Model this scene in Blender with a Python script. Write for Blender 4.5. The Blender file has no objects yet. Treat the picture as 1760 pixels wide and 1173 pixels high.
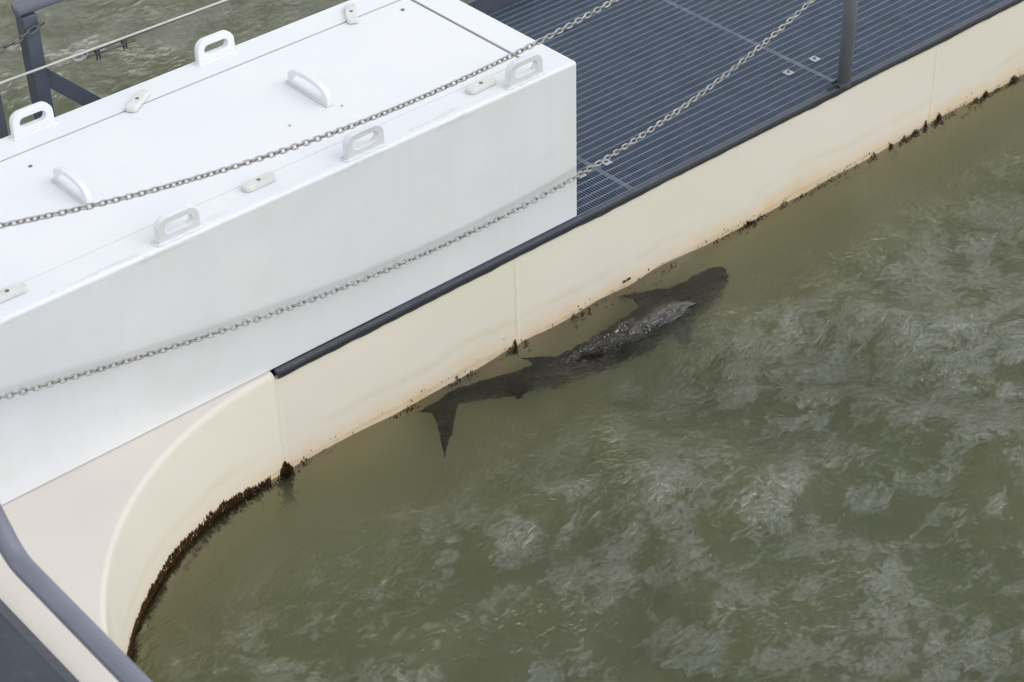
import bpy, bmesh, math, random
import numpy as np
from mathutils import Vector, Matrix, noise

random.seed(7)
rng = np.random.default_rng(11)
SC = bpy.context.scene
COL = SC.collection
R = math.radians
PI = math.pi

# ------------------------------------------------------------------ camera
# metres; z = 0 is the calm water level, x runs along the pontoon, y across it
cam_d = bpy.data.cameras.new('camera')
cam = bpy.data.objects.new('camera', cam_d)
COL.objects.link(cam)
pit, rol, yaw = R(36.69869), R(1.63673), R(39.8112)
fwd = Vector((math.cos(pit)*math.sin(yaw), math.cos(pit)*math.cos(yaw), -math.sin(pit)))
rgt = Vector((math.cos(yaw), -math.sin(yaw), 0))
dwn = fwd.cross(rgt)
r2 = math.cos(rol)*rgt + math.sin(rol)*dwn
d2 = -math.sin(rol)*rgt + math.cos(rol)*dwn
rot = Matrix((r2, -d2, -fwd)).transposed()
cam.matrix_world = Matrix.Translation((0, 0, 3.86)) @ rot.to_4x4()
cam_d.sensor_width = 36.0
cam_d.lens = 3461.24*36.0/1760.0
cam_d.clip_start = 0.05
cam_d.clip_end = 2000
cam_d.dof.use_dof = True
cam_d.dof.focus_distance = 6.25
cam_d.dof.aperture_fstop = 3.5
SC.camera = cam

# ------------------------------------------------------------------ world, sun, exposure
SUN_EL, SUN_AZ = 46.0, 142.0          # azimuth measured clockwise from +y
w = bpy.data.worlds.new('World')
SC.world = w
w.use_nodes = True
nt = w.node_tree
for n in list(nt.nodes): nt.nodes.remove(n)
sky = nt.nodes.new('ShaderNodeTexSky')
sky.sky_type = 'NISHITA'
sky.sun_disc = False
sky.sun_elevation = R(SUN_EL)
sky.sun_rotation = R(SUN_AZ)
sky.air_density = 3.0
sky.dust_density = 0.3
sky.ozone_density = 3.5
hs = nt.nodes.new('ShaderNodeHueSaturation')
hs.inputs['Saturation'].default_value = 0.12
bg = nt.nodes.new('ShaderNodeBackground')
bg.inputs['Strength'].default_value = 0.15
out = nt.nodes.new('ShaderNodeOutputWorld')
nt.links.new(sky.outputs[0], hs.inputs['Color'])
nt.links.new(hs.outputs[0], bg.inputs['Color'])
nt.links.new(bg.outputs[0], out.inputs['Surface'])

sun_d = bpy.data.lights.new('sun', 'SUN')
sun_d.energy = 0.5
sun_d.angle = R(40)
sun_d.color = (1.0, 0.975, 0.94)
sun = bpy.data.objects.new('sun', sun_d)
COL.objects.link(sun)
sdir = Vector((math.sin(R(SUN_AZ))*math.cos(R(SUN_EL)), math.cos(R(SUN_AZ))*math.cos(R(SUN_EL)), math.sin(R(SUN_EL))))
sun.rotation_euler = sdir.to_track_quat('Z', 'Y').to_euler()
sun.location = sdir*30

SC.view_settings.view_transform = 'Standard'
SC.view_settings.look = 'None'
SC.view_settings.exposure = 0.49
SC.view_settings.gamma = 1.0
SC.view_settings.use_curve_mapping = False
SC.render.engine = 'CYCLES'
cy = SC.cycles
cy.use_denoising = True
cy.max_bounces = 8
cy.diffuse_bounces = 3
cy.glossy_bounces = 3
cy.transmission_bounces = 6
cy.transparent_max_bounces = 12
cy.volume_bounces = 3
cy.caustics_reflective = False
cy.caustics_refractive = True
cy.sample_clamp_indirect = 6.0


# ------------------------------------------------------------------ helpers
def tag(o, label=None, cat=None, group=None, kind=None):
    if label: o['label'] = label
    if cat: o['category'] = cat
    if group: o['group'] = group
    if kind: o['kind'] = kind
    return o

def link(o, parent=None):
    COL.objects.link(o)
    if parent is not None: o.parent = parent
    return o

def empty(name, loc=(0, 0, 0)):
    o = bpy.data.objects.new(name, None)
    o.location = loc
    o.empty_display_size = 0.1
    return link(o)

def mesh_obj(name, verts, faces, mat, parent=None, smooth=False, off=None):
    """verts in world metres; off = origin of the parent, taken away from them"""
    me = bpy.data.meshes.new(name)
    if off is None and parent is not None:
        off = parent.location if parent.parent is None else parent.location + parent.parent.location
    if off is not None:
        verts = [(v[0]-off[0], v[1]-off[1], v[2]-off[2]) for v in verts]
    me.from_pydata([tuple(v) for v in verts], [], [tuple(f) for f in faces])
    me.validate()
    if mat is not None: me.materials.append(mat)
    if smooth:
        me.polygons.foreach_set('use_smooth', [True]*len(me.polygons))
    o = bpy.data.objects.new(name, me)
    return link(o, parent)

def bm_obj(name, bm, mat, parent=None, smooth=False):
    me = bpy.data.meshes.new(name)
    off = None
    if parent is not None:
        off = parent.location if parent.parent is None else parent.location + parent.parent.location
        bmesh.ops.translate(bm, verts=bm.verts, vec=-Vector(off))
    bmesh.ops.recalc_face_normals(bm, faces=bm.faces)
    bm.to_mesh(me); bm.free()
    if mat is not None: me.materials.append(mat)
    if smooth:
        me.polygons.foreach_set('use_smooth', [True]*len(me.polygons))
    o = bpy.data.objects.new(name, me)
    return link(o, parent)

def bm_box(x0, x1, y0, y1, z0, z1, bev=0.0, seg=2, bm=None):
    b = bmesh.new() if bm is None else bm
    vs = [b.verts.new((x, y, z)) for x in (x0, x1) for y in (y0, y1) for z in (z0, z1)]
    f = [(0, 1, 3, 2), (4, 6, 7, 5), (0, 4, 5, 1), (2, 3, 7, 6), (0, 2, 6, 4), (1, 5, 7, 3)]
    fs = [b.faces.new([vs[i] for i in q]) for q in f]
    if bev > 0:
        es = list({e for q in fs for e in q.edges})
        bmesh.ops.bevel(b, geom=es, offset=bev, segments=seg, affect='EDGES', profile=0.5)
    return b

def tube_mesh(path, rad, n=12, caps=True):
    """verts, faces of a round tube along a list of points (rad a number or list)"""
    pts = [Vector(p) for p in path]
    if not hasattr(rad, '__len__'): rad = [rad]*len(pts)
    V, F = [], []
    up = Vector((0, 0, 1))
    prev = None
    for i, p in enumerate(pts):
        t = (pts[min(i+1, len(pts)-1)] - pts[max(i-1, 0)]).normalized()
        if prev is None:
            a = t.cross(up)
            if a.length < 1e-3: a = t.cross(Vector((1, 0, 0)))
            a.normalize()
        else:
            a = (prev - t*prev.dot(t)).normalized()
        prev = a
        b = t.cross(a)
        for k in range(n):
            an = 2*PI*k/n
            V.append(p + rad[i]*(math.cos(an)*a + math.sin(an)*b))
        if i:
            for k in range(n):
                F.append(((i-1)*n+k, (i-1)*n+(k+1) % n, i*n+(k+1) % n, i*n+k))
    if caps:
        F.append(tuple(range(n))[::-1]); F.append(tuple(range((len(pts)-1)*n, len(pts)*n)))
    return V, F

def bend_path(pts, rad=0.06, n=6):
    """round the corners of a polyline"""
    P = [Vector(p) for p in pts]
    outp = [P[0]]
    for i in range(1, len(P)-1):
        a = (P[i-1]-P[i]).normalized(); b = (P[i+1]-P[i]).normalized()
        for k in range(n+1):
            t = k/n
            outp.append((1-t)**2*(P[i]+a*rad) + 2*t*(1-t)*P[i] + t*t*(P[i]+b*rad))
    outp.append(P[-1])
    return outp

def bevel_mod(o, wd, seg=2, ang=35):
    m = o.modifiers.new('bevel', 'BEVEL')
    m.width = wd; m.segments = seg; m.limit_method = 'ANGLE'; m.angle_limit = R(ang)
    m.harden_normals = False
    return o

# ------------------------------------------------------------------ materials
class NT:
    def __init__(self, name):
        self.m = bpy.data.materials.new(name)
        self.m.use_nodes = True
        self.t = self.m.node_tree
        self.p = self.t.nodes['Principled BSDF']
        self.out = self.t.nodes['Material Output']
        self._pos = None
    def n(self, typ, **kw):
        nd = self.t.nodes.new(typ)
        for k, v in kw.items(): setattr(nd, k, v)
        return nd
    def l(self, a, b): self.t.links.new(a, b)
    def pos(self):
        if self._pos is None: self._pos = self.n('ShaderNodeNewGeometry').outputs['Position']
        return self._pos
    def mapped(self, scale=(1, 1, 1), loc=(0, 0, 0), rot=(0, 0, 0)):
        m = self.n('ShaderNodeMapping')
        m.inputs['Scale'].default_value = scale
        m.inputs['Location'].default_value = loc
        m.inputs['Rotation'].default_value = rot
        self.l(self.pos(), m.inputs['Vector'])
        return m.outputs[0]
    def noise(self, scale, detail=3, rough=0.55, vec=None, dist=0.0, lac=2.0):
        nd = self.n('ShaderNodeTexNoise')
        nd.inputs['Scale'].default_value = scale
        nd.inputs['Detail'].default_value = detail
        nd.inputs['Roughness'].default_value = rough
        nd.inputs['Lacunarity'].default_value = lac
        nd.inputs['Distortion'].default_value = dist
        self.l(vec if vec is not None else self.pos(), nd.inputs['Vector'])
        return nd.outputs['Fac']
    def ramp(self, fac, stops, interp='LINEAR'):
        r = self.n('ShaderNodeValToRGB')
        r.color_ramp.interpolation = interp
        els = r.color_ramp.elements
        while len(els) < len(stops): els.new(0.5)
        for e, (p, c) in zip(els, stops):
            e.position = p
            e.color = (c, c, c, 1) if not hasattr(c, '__len__') else (*c, 1)
        self.l(fac, r.inputs['Fac'])
        return r.outputs['Color']
    def math(self, op, a, b=None, clamp=False):
        nd = self.n('ShaderNodeMath', operation=op, use_clamp=clamp)
        for i, v in enumerate((a, b)):
            if v is None: continue
            if hasattr(v, 'is_output'): self.l(v, nd.inputs[i])
            else: nd.inputs[i].default_value = v
        return nd.outputs[0]
    def mix(self, fac, a, b, blend='MIX'):
        nd = self.n('ShaderNodeMix', data_type='RGBA', blend_type=blend)
        for s, v in ((nd.inputs[0], fac), (nd.inputs[6], a), (nd.inputs[7], b)):
            if hasattr(v, 'is_output'): self.l(v, s)
            elif hasattr(v, '__len__'): s.default_value = (*v, 1)
            else: s.default_value = v
        return nd.outputs[2]
    def sep(self):
        s = self.n('ShaderNodeSeparateXYZ')
        self.l(self.pos(), s.inputs[0])
        return s.outputs
    def bump(self, h, strength=0.3, dist=0.01, normal=None):
        b = self.n('ShaderNodeBump')
        if hasattr(strength, 'is_output'): self.l(strength, b.inputs['Strength'])
        else: b.inputs['Strength'].default_value = strength
        b.inputs['Distance'].default_value = dist
        self.l(h, b.inputs['Height'])
        if normal is not None: self.l(normal, b.inputs['Normal'])
        return b.outputs[0]
    def set(self, **kw):
        for k, v in kw.items():
            s = self.p.inputs[k.replace('_', ' ')]
            if hasattr(v, 'is_output'): self.l(v, s)
            elif hasattr(v, '__len__'): s.default_value = (*v, 1) if len(v) == 3 else v
            else: s.default_value = v
        return self

def paint(name, col, rough=0.45, var=0.12, scale=6.0, bump=0.05, metallic=0.0, dirt=None, dirt_amt=0.4):
    m = NT(name)
    n1 = m.noise(scale, 5, 0.6)
    f = m.ramp(n1, [(0.3, 1-var), (0.7, 1+var*0.4)])
    c = m.mix(1.0, col, f, 'MULTIPLY')
    if dirt:
        n2 = m.ramp(m.noise(scale*4.3, 6, 0.7), [(0.55, 0.0), (0.75, dirt_amt)])
        c = m.mix(n2, c, dirt)
    rr = m.ramp(m.noise(scale*3, 4, 0.6), [(0.3, rough*0.8), (0.7, min(1, rough*1.2))])
    m.set(Base_Color=c, Roughness=rr, Metallic=metallic)
    m.set(Normal=m.bump(m.noise(90, 3, 0.6), bump, 0.004))
    return m.m

def make_cream():
    m = NT('cream_hull_paint')
    S = m.sep()
    base = m.mix(m.ramp(m.noise(1.7, 4, 0.6), [(0.35, 0.0), (0.7, 1.0)]), (0.80, 0.745, 0.675), (0.765, 0.725, 0.62))
    grey = m.ramp(m.noise(3.1, 5, 0.65, vec=m.mapped((1, 1, 3.5), (5, 1, 2))), [(0.45, 0.0), (0.75, 0.6)])
    base = m.mix(grey, base, (0.745, 0.72, 0.685))
    # yellow brown tide stain just over the water
    wob = m.math('MULTIPLY', m.math('SUBTRACT', m.noise(4.0, 4, 0.6, vec=m.mapped((1, 1, 0.2))), 0.5), 0.10)
    zz = m.math('ADD', S[2], wob)
    st = m.n('ShaderNodeMapRange'); st.inputs[1].default_value = 0.085; st.inputs[2].default_value = 0.005
    m.l(zz, st.inputs[0])
    streak = m.ramp(m.noise(5.0, 4, 0.7, vec=m.mapped((1, 1, 0.35), (3, 3, 3))), [(0.3, 0.35), (0.7, 1.0)])
    fine = m.ramp(m.noise(30, 5, 0.75, vec=m.mapped((1, 1, 2.5), (1, 2, 5))), [(0.3, 0.55), (0.62, 1.1)])
    stf = m.math('MULTIPLY', m.math('MULTIPLY', st.outputs[0], streak), fine)
    wall_only = m.ramp(m.math('DIVIDE', m.math('SUBTRACT', S[2], 0.0), 0.36), [(0.0, 1.0), (0.9, 1.0), (0.99, 0.0)])
    stf = m.math('MULTIPLY', stf, wall_only)
    base = m.mix(m.math('MULTIPLY', stf, 0.85), base, (0.74, 0.50, 0.25))
    # second, fainter tide line a hand above the first
    l2 = m.ramp(m.math('ADD', S[2], m.math('MULTIPLY', wob, 0.9)), [(0.0, 0.0), (0.075, 0.0), (0.10, 0.30), (0.13, 0.0), (1.0, 0.0)])
    base = m.mix(m.math('MULTIPLY', l2, m.ramp(m.noise(3, 4, .7), [(.4, 0), (.62, 1)])), base, (0.60, 0.45, 0.24))
    # under water: slime film
    sub = m.ramp(m.math('ADD', m.math('MULTIPLY', S[2], -4.0), 0.0), [(0.0, 0.0), (0.05, 0.55), (1.0, 0.9)])
    base = m.mix(sub, base, (0.82, 0.68, 0.42))
    wet = m.ramp(m.math('ADD', S[2], m.math('MULTIPLY', wob, 0.35)), [(0.0, 0.12), (0.012, 0.25), (0.020, 0.0)])
    base = m.mix(wet, base, (0.40, 0.31, 0.20))
    sp = m.ramp(m.noise(120, 2, 0.5), [(0.72, 0.0), (0.78, 0.25)])
    base = m.mix(sp, base, (0.42, 0.36, 0.27))
    m.set(Base_Color=base, Roughness=m.ramp(m.noise(8, 4, .6), [(.3, .38), (.7, .58)]))
    b1 = m.bump(m.noise(3.0, 3, 0.5), 0.08, 0.012)
    m.set(Normal=m.bump(m.noise(160, 3, 0.6), 0.05, 0.002, b1))
    return m.m

def make_white(name='white_box_paint', side=False):
    m = NT(name)
    S = m.sep()
    c = m.mix(m.ramp(m.noise(2.2, 5, 0.6), [(0.35, 0), (0.72, 1)]), (0.735, 0.76, 0.82), (0.785, 0.795, 0.82))
    # rain streaks on the upright faces, scuffs everywhere
    geo = m.n('ShaderNodeNewGeometry')
    sx = m.n('ShaderNodeSeparateXYZ'); m.l(geo.outputs['Normal'], sx.inputs[0])
    up = m.math('ABSOLUTE', sx.outputs[2])
    vert = m.math('SUBTRACT', 1.0, up, True)
    st = m.ramp(m.noise(26, 4, 0.7, vec=m.mapped((1, 1, 0.06))), [(0.48, 0.0), (0.75, 0.55)])
    stm = m.ramp(m.noise(2.4, 3, .6), [(.4, 0.1), (.65, 1.0)])
    c = m.mix(m.math('MULTIPLY', m.math('MULTIPLY', st, stm), m.math('MULTIPLY', vert, 0.3)), c, (0.58, 0.61, 0.62))
    bl = m.ramp(m.noise(5.0, 5, 0.65, vec=m.mapped((1, 1, 1), (9, 2, 4))), [(0.45, 0.0), (0.75, 0.5)])
    c = m.mix(m.math('MULTIPLY', bl, vert), c, (0.68, 0.71, 0.69))
    sc = m.ramp(m.noise(14, 8, 0.78, dist=0.4), [(0.62, 0.0), (0.76, 0.30)])
    c = m.mix(sc, c, (0.62, 0.60, 0.58))
    # knocks and rubbed paint along the outer top edge and round the lugs
    e1 = m.math('MULTIPLY', m.ramp(m.math('ABSOLUTE', m.math('SUBTRACT', S[1], 3.981)), [(0.012, 1.0), (0.034, 0.0)]), m.ramp(m.math('SUBTRACT', S[2], 0.0), [(0.885, 0.0), (0.90, 1.0)]))
    sc2 = m.ramp(m.noise(11, 6, 0.7, vec=m.mapped((0.6, 3.0, 3.0), (3, 7, 1))), [(0.56, 0.0), (0.62, 0.40)])
    c = m.mix(m.math('MULTIPLY', e1, sc2), c, (0.50, 0.48, 0.48))
    line = m.ramp(m.noise(9, 6, 0.75, vec=m.mapped((0.25, 2.2, 1.0), (1, 4, 2), (0, 0, 0.5))), [(0.66, 0.0), (0.70, 0.22), (0.76, 0.0)])
    c = m.mix(line, c, (0.50, 0.49, 0.49))
    m.set(Base_Color=c, Roughness=m.ramp(m.noise(6, 5, .6), [(.3, .30), (.7, .48)]))
    b1 = m.bump(m.noise(7.0, 3, 0.5), 0.12, 0.01)
    m.set(Normal=m.bump(m.noise(130, 3, 0.6), 0.04, 0.002, b1))
    return m.m

CREAM = make_cream()
DECKP = paint('cream_deck_paint', (0.69, 0.635, 0.585), 0.6, 0.06, 2.2, 0.08, dirt=(0.55, 0.51, 0.47), dirt_amt=0.25)
WHITE = make_white()
GREYW = paint('weathered_white_plastic', (0.70, 0.695, 0.69), 0.5, 0.15, 20, 0.1, dirt=(0.42, 0.40, 0.37), dirt_amt=0.45)
GAP = paint('dark_brown_seal', (0.20, 0.165, 0.15), 0.7, 0.3, 30)
SEAL = paint('grey_seal', (0.22, 0.215, 0.22), 0.7, 0.3, 30)
SCREW = paint('dull_steel_screw', (0.22, 0.20, 0.19), 0.45, 0.3, 60, metallic=0.6)
NAVY = paint('blue_grey_steel_paint', (0.072, 0.085, 0.118), 0.42, 0.2, 9, 0.06, dirt=(0.16, 0.17, 0.18), dirt_amt=0.35)
TUBE = paint('grey_tube_paint', (0.17, 0.182, 0.24), 0.38, 0.12, 7, 0.05, dirt=(0.22, 0.22, 0.24), dirt_amt=0.3)
POSTP = paint('grey_post_paint', (0.25, 0.26, 0.31), 0.4, 0.12, 7, 0.05, dirt=(0.3, 0.3, 0.32), dirt_amt=0.3)
STRIP = paint('dark_grey_edge_paint', (0.055, 0.062, 0.082), 0.45, 0.25, 12, 0.08, dirt=(0.16, 0.16, 0.17), dirt_amt=0.4)
RUBBER_SHADE = paint('black_rubber_and_shade', (0.018, 0.018, 0.02), 0.6, 0.3, 20)
GRATE = paint('blue_grey_grating', (0.125, 0.165, 0.235), 0.5, 0.25, 14, 0.05, metallic=0.0)
GRATE_L = paint('worn_blue_grey_grating', (0.25, 0.30, 0.38), 0.38, 0.25, 22, 0.05, metallic=0.35)
TRAY = paint('dark_tray_paint', (0.030, 0.036, 0.05), 0.6, 0.3, 5)
STEEL = paint('galvanised_steel', (0.40, 0.39, 0.385), 0.32, 0.35, 40, 0.08, metallic=0.85)
CLIP = paint('pale_zinc_clip', (0.42, 0.44, 0.48), 0.5, 0.2, 60)
STEEL_D = paint('dull_dark_steel', (0.15, 0.15, 0.16), 0.4, 0.3, 40, 0.08, metallic=0.7)
WIRE = paint('white_coated_wire', (0.55, 0.54, 0.53), 0.45, 0.15, 30)
PLATE = paint('pale_lilac_plate', (0.50, 0.47, 0.55), 0.5, 0.1, 12)

def make_algae():
    m = NT('brown_algae')
    c = m.ramp(m.noise(95, 3, 0.6), [(0.3, (0.018, 0.010, 0.005)), (0.55, (0.055, 0.026, 0.009)), (0.75, (0.22, 0.095, 0.02))])
    m.set(Base_Color=c, Roughness=0.55)
    m.p.inputs['Specular IOR Level'].default_value = 0.3
    return m.m
ALGAE = make_algae()

def make_skin():
    m = NT('wet_shark_skin')
    c = m.mix(m.ramp(m.noise(9, 5, 0.65), [(0.35, 0), (0.7, 1)]), (0.006, 0.005, 0.0055), (0.014, 0.0095, 0.0075))
    c = m.mix(m.ramp(m.noise(60, 4, 0.7), [(0.6, 0), (0.75, .5)]), c, (0.025, 0.018, 0.015))
    m.set(Base_Color=c, Roughness=m.ramp(m.noise(40, 3, .6), [(.3, .07), (.7, .18)]))
    m.p.inputs['Specular IOR Level'].default_value = 0.3
    S = m.sep()
    # a film of water shines only where the skin stands clear of the surface
    dry = m.n('ShaderNodeMapRange'); dry.interpolation_type = 'SMOOTHSTEP'
    dry.inputs[1].default_value = -0.016; dry.inputs[2].default_value = -0.009
    m.l(S[2], dry.inputs[0])
    m.l(dry.outputs[0], m.p.inputs['Coat Weight'])
    m.l(m.math('ADD', m.math('MULTIPLY', dry.outputs[0], 0.25), 0.05), m.p.inputs['Specular IOR Level'])
    m.p.inputs['Coat IOR'].default_value = 1.6; m.p.inputs['Coat Roughness'].default_value = 0.04
    pass
    b = m.bump(m.noise(17, 2, 0.5, vec=m.mapped((0.9, 2.6, 1.5), (0, 0, 0), (0, 0, 0.15)), dist=1.0), 1.0, 0.045)
    nn = m.bump(m.noise(75, 2, 0.5), 0.25, 0.004, b)
    m.set(Normal=nn); m.l(nn, m.p.inputs['Coat Normal'])
    return m.m
SKIN = make_skin()

# ------------------------------------------------------------------ water and sea bed
def make_water():
    m = NT('green_water')
    t = m.t
    t.nodes.remove(m.p)
    patch = m.ramp(m.noise(1.9, 3, 0.6, dist=0.5), [(0.40, 0.10), (0.62, 1.0)])
    h1 = m.noise(15.0, 3, 0.55, vec=m.mapped((1.0, 1.35, 1.0), (0, 0, 0), (0, 0, 0.5)), dist=1.2)
    h2 = m.noise(46.0, 3, 0.6, vec=m.mapped((1.0, 1.6, 1.0), (2, 1, 0), (0, 0, 0.9)), dist=1.5)
    S = m.sep()
    calm = m.n('ShaderNodeMapRange'); calm.interpolation_type = 'SMOOTHSTEP'
    calm.inputs[1].default_value = 3.45; calm.inputs[2].default_value = 3.82; calm.inputs[3].default_value = 1.0; calm.inputs[4].default_value = 0.34
    m.l(S[1], calm.inputs[0])
    far = m.ramp(m.math('MULTIPLY', S[1], 0.1), [(0.50, 0.0), (0.53, 0.8)])
    mp = m.n('ShaderNodeMapping'); mp.vector_type = 'TEXTURE'
    mp.inputs['Location'].default_value = (3.50, 3.775, 0); mp.inputs['Scale'].default_value = (0.24, 0.075, 1); mp.inputs['Rotation'].default_value = (0, 0, -0.12)
    m.l(m.pos(), mp.inputs['Vector'])
    ln = m.n('ShaderNodeVectorMath', operation='LENGTH'); m.l(mp.outputs[0], ln.inputs[0])
    wake = m.ramp(ln.outputs['Value'], [(0.45, 0.9), (1.0, 0.0)])
    calmf = m.math('MAXIMUM', m.math('MAXIMUM', calm.outputs[0], far), wake)
    nb = m.bump(h1, m.math('MULTIPLY', calmf, 0.65), 0.028)
    nb = m.bump(h2, m.math('MULTIPLY', m.math('MULTIPLY', patch, calmf), 0.65), 0.012, nb)
    refr = m.n('ShaderNodeBsdfRefraction')
    refr.inputs['IOR'].default_value = 1.33
    refr.inputs['Roughness'].default_value = 0.0
    refr.inputs['Color'].default_value = (1, 1, 1, 1)
    tr = m.n('ShaderNodeBsdfTransparent')
    glo = m.n('ShaderNodeBsdfGlossy')
    glo.inputs['Roughness'].default_value = 0.012
    glo.inputs['Color'].default_value = (1, 1, 1, 1)
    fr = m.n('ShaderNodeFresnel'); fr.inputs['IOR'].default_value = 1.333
    # sky reflection patches put in by mask: ragged noise raises the Fresnel index
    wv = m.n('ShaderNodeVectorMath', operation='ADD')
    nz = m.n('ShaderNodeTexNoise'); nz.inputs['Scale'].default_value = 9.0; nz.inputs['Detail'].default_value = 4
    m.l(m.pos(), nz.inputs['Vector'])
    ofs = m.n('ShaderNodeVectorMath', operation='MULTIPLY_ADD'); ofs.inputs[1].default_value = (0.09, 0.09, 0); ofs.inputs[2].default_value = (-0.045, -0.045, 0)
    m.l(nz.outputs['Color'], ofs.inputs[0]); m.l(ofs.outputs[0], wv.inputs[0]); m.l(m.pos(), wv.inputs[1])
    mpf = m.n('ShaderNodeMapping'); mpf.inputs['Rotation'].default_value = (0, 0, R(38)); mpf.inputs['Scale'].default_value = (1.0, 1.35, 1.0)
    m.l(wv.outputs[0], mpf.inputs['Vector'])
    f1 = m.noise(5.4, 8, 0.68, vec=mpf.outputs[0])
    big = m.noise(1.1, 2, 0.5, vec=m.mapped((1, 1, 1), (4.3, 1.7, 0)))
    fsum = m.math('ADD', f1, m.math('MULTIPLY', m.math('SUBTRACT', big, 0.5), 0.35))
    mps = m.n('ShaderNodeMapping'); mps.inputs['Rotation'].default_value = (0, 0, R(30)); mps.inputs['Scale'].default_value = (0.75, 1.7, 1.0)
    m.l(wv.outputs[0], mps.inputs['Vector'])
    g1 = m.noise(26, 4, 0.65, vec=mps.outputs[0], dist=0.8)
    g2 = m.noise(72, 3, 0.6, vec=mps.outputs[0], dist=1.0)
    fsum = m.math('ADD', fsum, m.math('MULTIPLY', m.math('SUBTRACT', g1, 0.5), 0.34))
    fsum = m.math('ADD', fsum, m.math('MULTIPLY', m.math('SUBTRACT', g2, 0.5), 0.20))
    refl_patch = m.ramp(fsum, [(0.485, 0.0), (0.505, 0.55), (0.58, 0.75), (0.70, 1.0)])
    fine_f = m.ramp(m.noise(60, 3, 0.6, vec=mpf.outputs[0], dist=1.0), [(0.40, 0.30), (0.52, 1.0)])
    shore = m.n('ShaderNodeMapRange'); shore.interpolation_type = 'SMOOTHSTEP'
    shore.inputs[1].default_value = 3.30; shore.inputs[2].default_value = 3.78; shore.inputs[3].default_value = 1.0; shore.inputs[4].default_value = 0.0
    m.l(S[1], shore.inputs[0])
    refl_patch_f = m.math('MULTIPLY', m.math('MULTIPLY', refl_patch, fine_f), m.math('MAXIMUM', shore.outputs[0], far))
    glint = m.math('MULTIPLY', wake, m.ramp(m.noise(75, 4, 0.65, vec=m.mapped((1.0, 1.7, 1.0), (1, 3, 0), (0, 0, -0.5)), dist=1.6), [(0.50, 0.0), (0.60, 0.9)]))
    refl_patch_f = m.math('MAXIMUM', refl_patch_f, glint)
    m.l(m.math('ADD', m.math('MULTIPLY', refl_patch_f, 0.84), 1.28), fr.inputs['IOR'])
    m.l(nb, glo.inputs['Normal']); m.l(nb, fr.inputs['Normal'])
    mx = m.n('ShaderNodeMixShader')
    m.l(nb, refr.inputs['Normal'])
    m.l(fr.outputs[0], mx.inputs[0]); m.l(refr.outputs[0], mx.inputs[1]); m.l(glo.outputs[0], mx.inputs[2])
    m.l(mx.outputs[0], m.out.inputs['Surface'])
    va = m.n('ShaderNodeVolumeAbsorption')
    vs = m.n('ShaderNodeVolumeScatter')
    vs.inputs['Color'].default_value = (0.96, 1.0, 0.62, 1)
    vs.inputs['Density'].default_value = 1.7
    vs.inputs['Anisotropy'].default_value = 0.0
    va.inputs['Color'].default_value = (0.42, 0.50, 0.0, 1)
    va.inputs['Density'].default_value = 1.15
    ad = m.n('ShaderNodeAddShader')
    m.l(va.outputs[0], ad.inputs[0]); m.l(vs.outputs[0], ad.inputs[1])
    m.l(ad.outputs[0], m.out.inputs['Volume'])
    try: m.m.cycles.homogeneous_volume = True
    except Exception: pass
    return m.m
WATER = make_water()

def wave_field(X, Y):
    r = np.random.default_rng(5)
    wx = 0.10*np.sin(2.3*X+1.1*Y+0.4) + 0.07*np.sin(-1.4*X+3.7*Y+2.0) + 0.035*np.sin(7.1*X-5.2*Y)
    wy = 0.10*np.sin(1.7*X-2.9*Y+1.3) + 0.07*np.sin(3.9*X+1.2*Y+0.2) + 0.035*np.sin(5.3*X+6.6*Y+1)
    x, y = X+wx, Y+wy
    m = (np.sin(2.1*x+1.3*y+0.7)+np.sin(-1.6*x+2.7*y+2.1)+np.sin(3.3*x-0.9*y+4.0))/3
    m = np.clip(0.5+0.9*m, 0.05, 1.0)
    t_ = np.clip((Y-3.45)/0.37, 0, 1); calm = 1-0.8*t_*t_*(3-2*t_)
    calm = np.where(Y > 5.0, 0.9, calm)
    Z = np.zeros_like(X)
    for i in range(64):
        lam = 0.045*(1.2/0.045)**(i/63.0)
        k = 2*PI/lam
        th = r.normal(0.9, 0.9)
        sl = 0.046 if lam > 0.20 else 0.038
        c = (sl/k)*np.sin(k*(math.cos(th)*x+math.sin(th)*y)+r.uniform(0, 6.28))
        Z += c*m*calm if lam < 0.22 else c*(0.35+0.65*calm)
    return Z

def axis(a0, f0, f1, a1, step, grow=1.35):
    mid = list(np.arange(f0, f1+step/2, step))
    lo, hi = [], []
    s, p = step, mid[0]
    while p > a0:
        s *= grow; p -= s; lo.append(max(p, a0))
    s, p = step, mid[-1]
    while p < a1:
        s *= grow; p += s; hi.append(min(p, a1))
    return np.array(lo[::-1]+mid+hi)

xs = axis(-300, 1.4, 6.9, 300, 0.0105)
ys = axis(-300, 1.8, 3.98, 300, 0.0105, 1.06)
X, Y = np.meshgrid(xs, ys, indexing='ij')
Z = wave_field(X, Y)
nx, ny = X.shape
verts = np.stack([X.ravel(), Y.ravel(), Z.ravel()], 1)
idx = np.arange(nx*ny).reshape(nx, ny)
quads = np.stack([idx[:-1, :-1].ravel(), idx[1:, :-1].ravel(), idx[1:, 1:].ravel(), idx[:-1, 1:].ravel()], 1)
border = list(idx[:, 0]) + list(idx[-1, 1:]) + list(idx[-2::-1, -1]) + list(idx[0, -2:0:-1])
nb0 = len(verts)
low = verts[border].copy(); low[:, 2] = -3.2
verts = np.concatenate([verts, low])
faces = quads.tolist()
nbd = len(border)
for i in range(nbd):
    j = (i+1) % nbd
    faces.append((border[j], border[i], nb0+i, nb0+j))
faces.append(tuple(nb0+i for i in range(nbd))[::-1])
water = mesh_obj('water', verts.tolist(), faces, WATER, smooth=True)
tag(water, 'murky olive green harbour water with rippled sky reflections', 'water', kind='structure')

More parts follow.
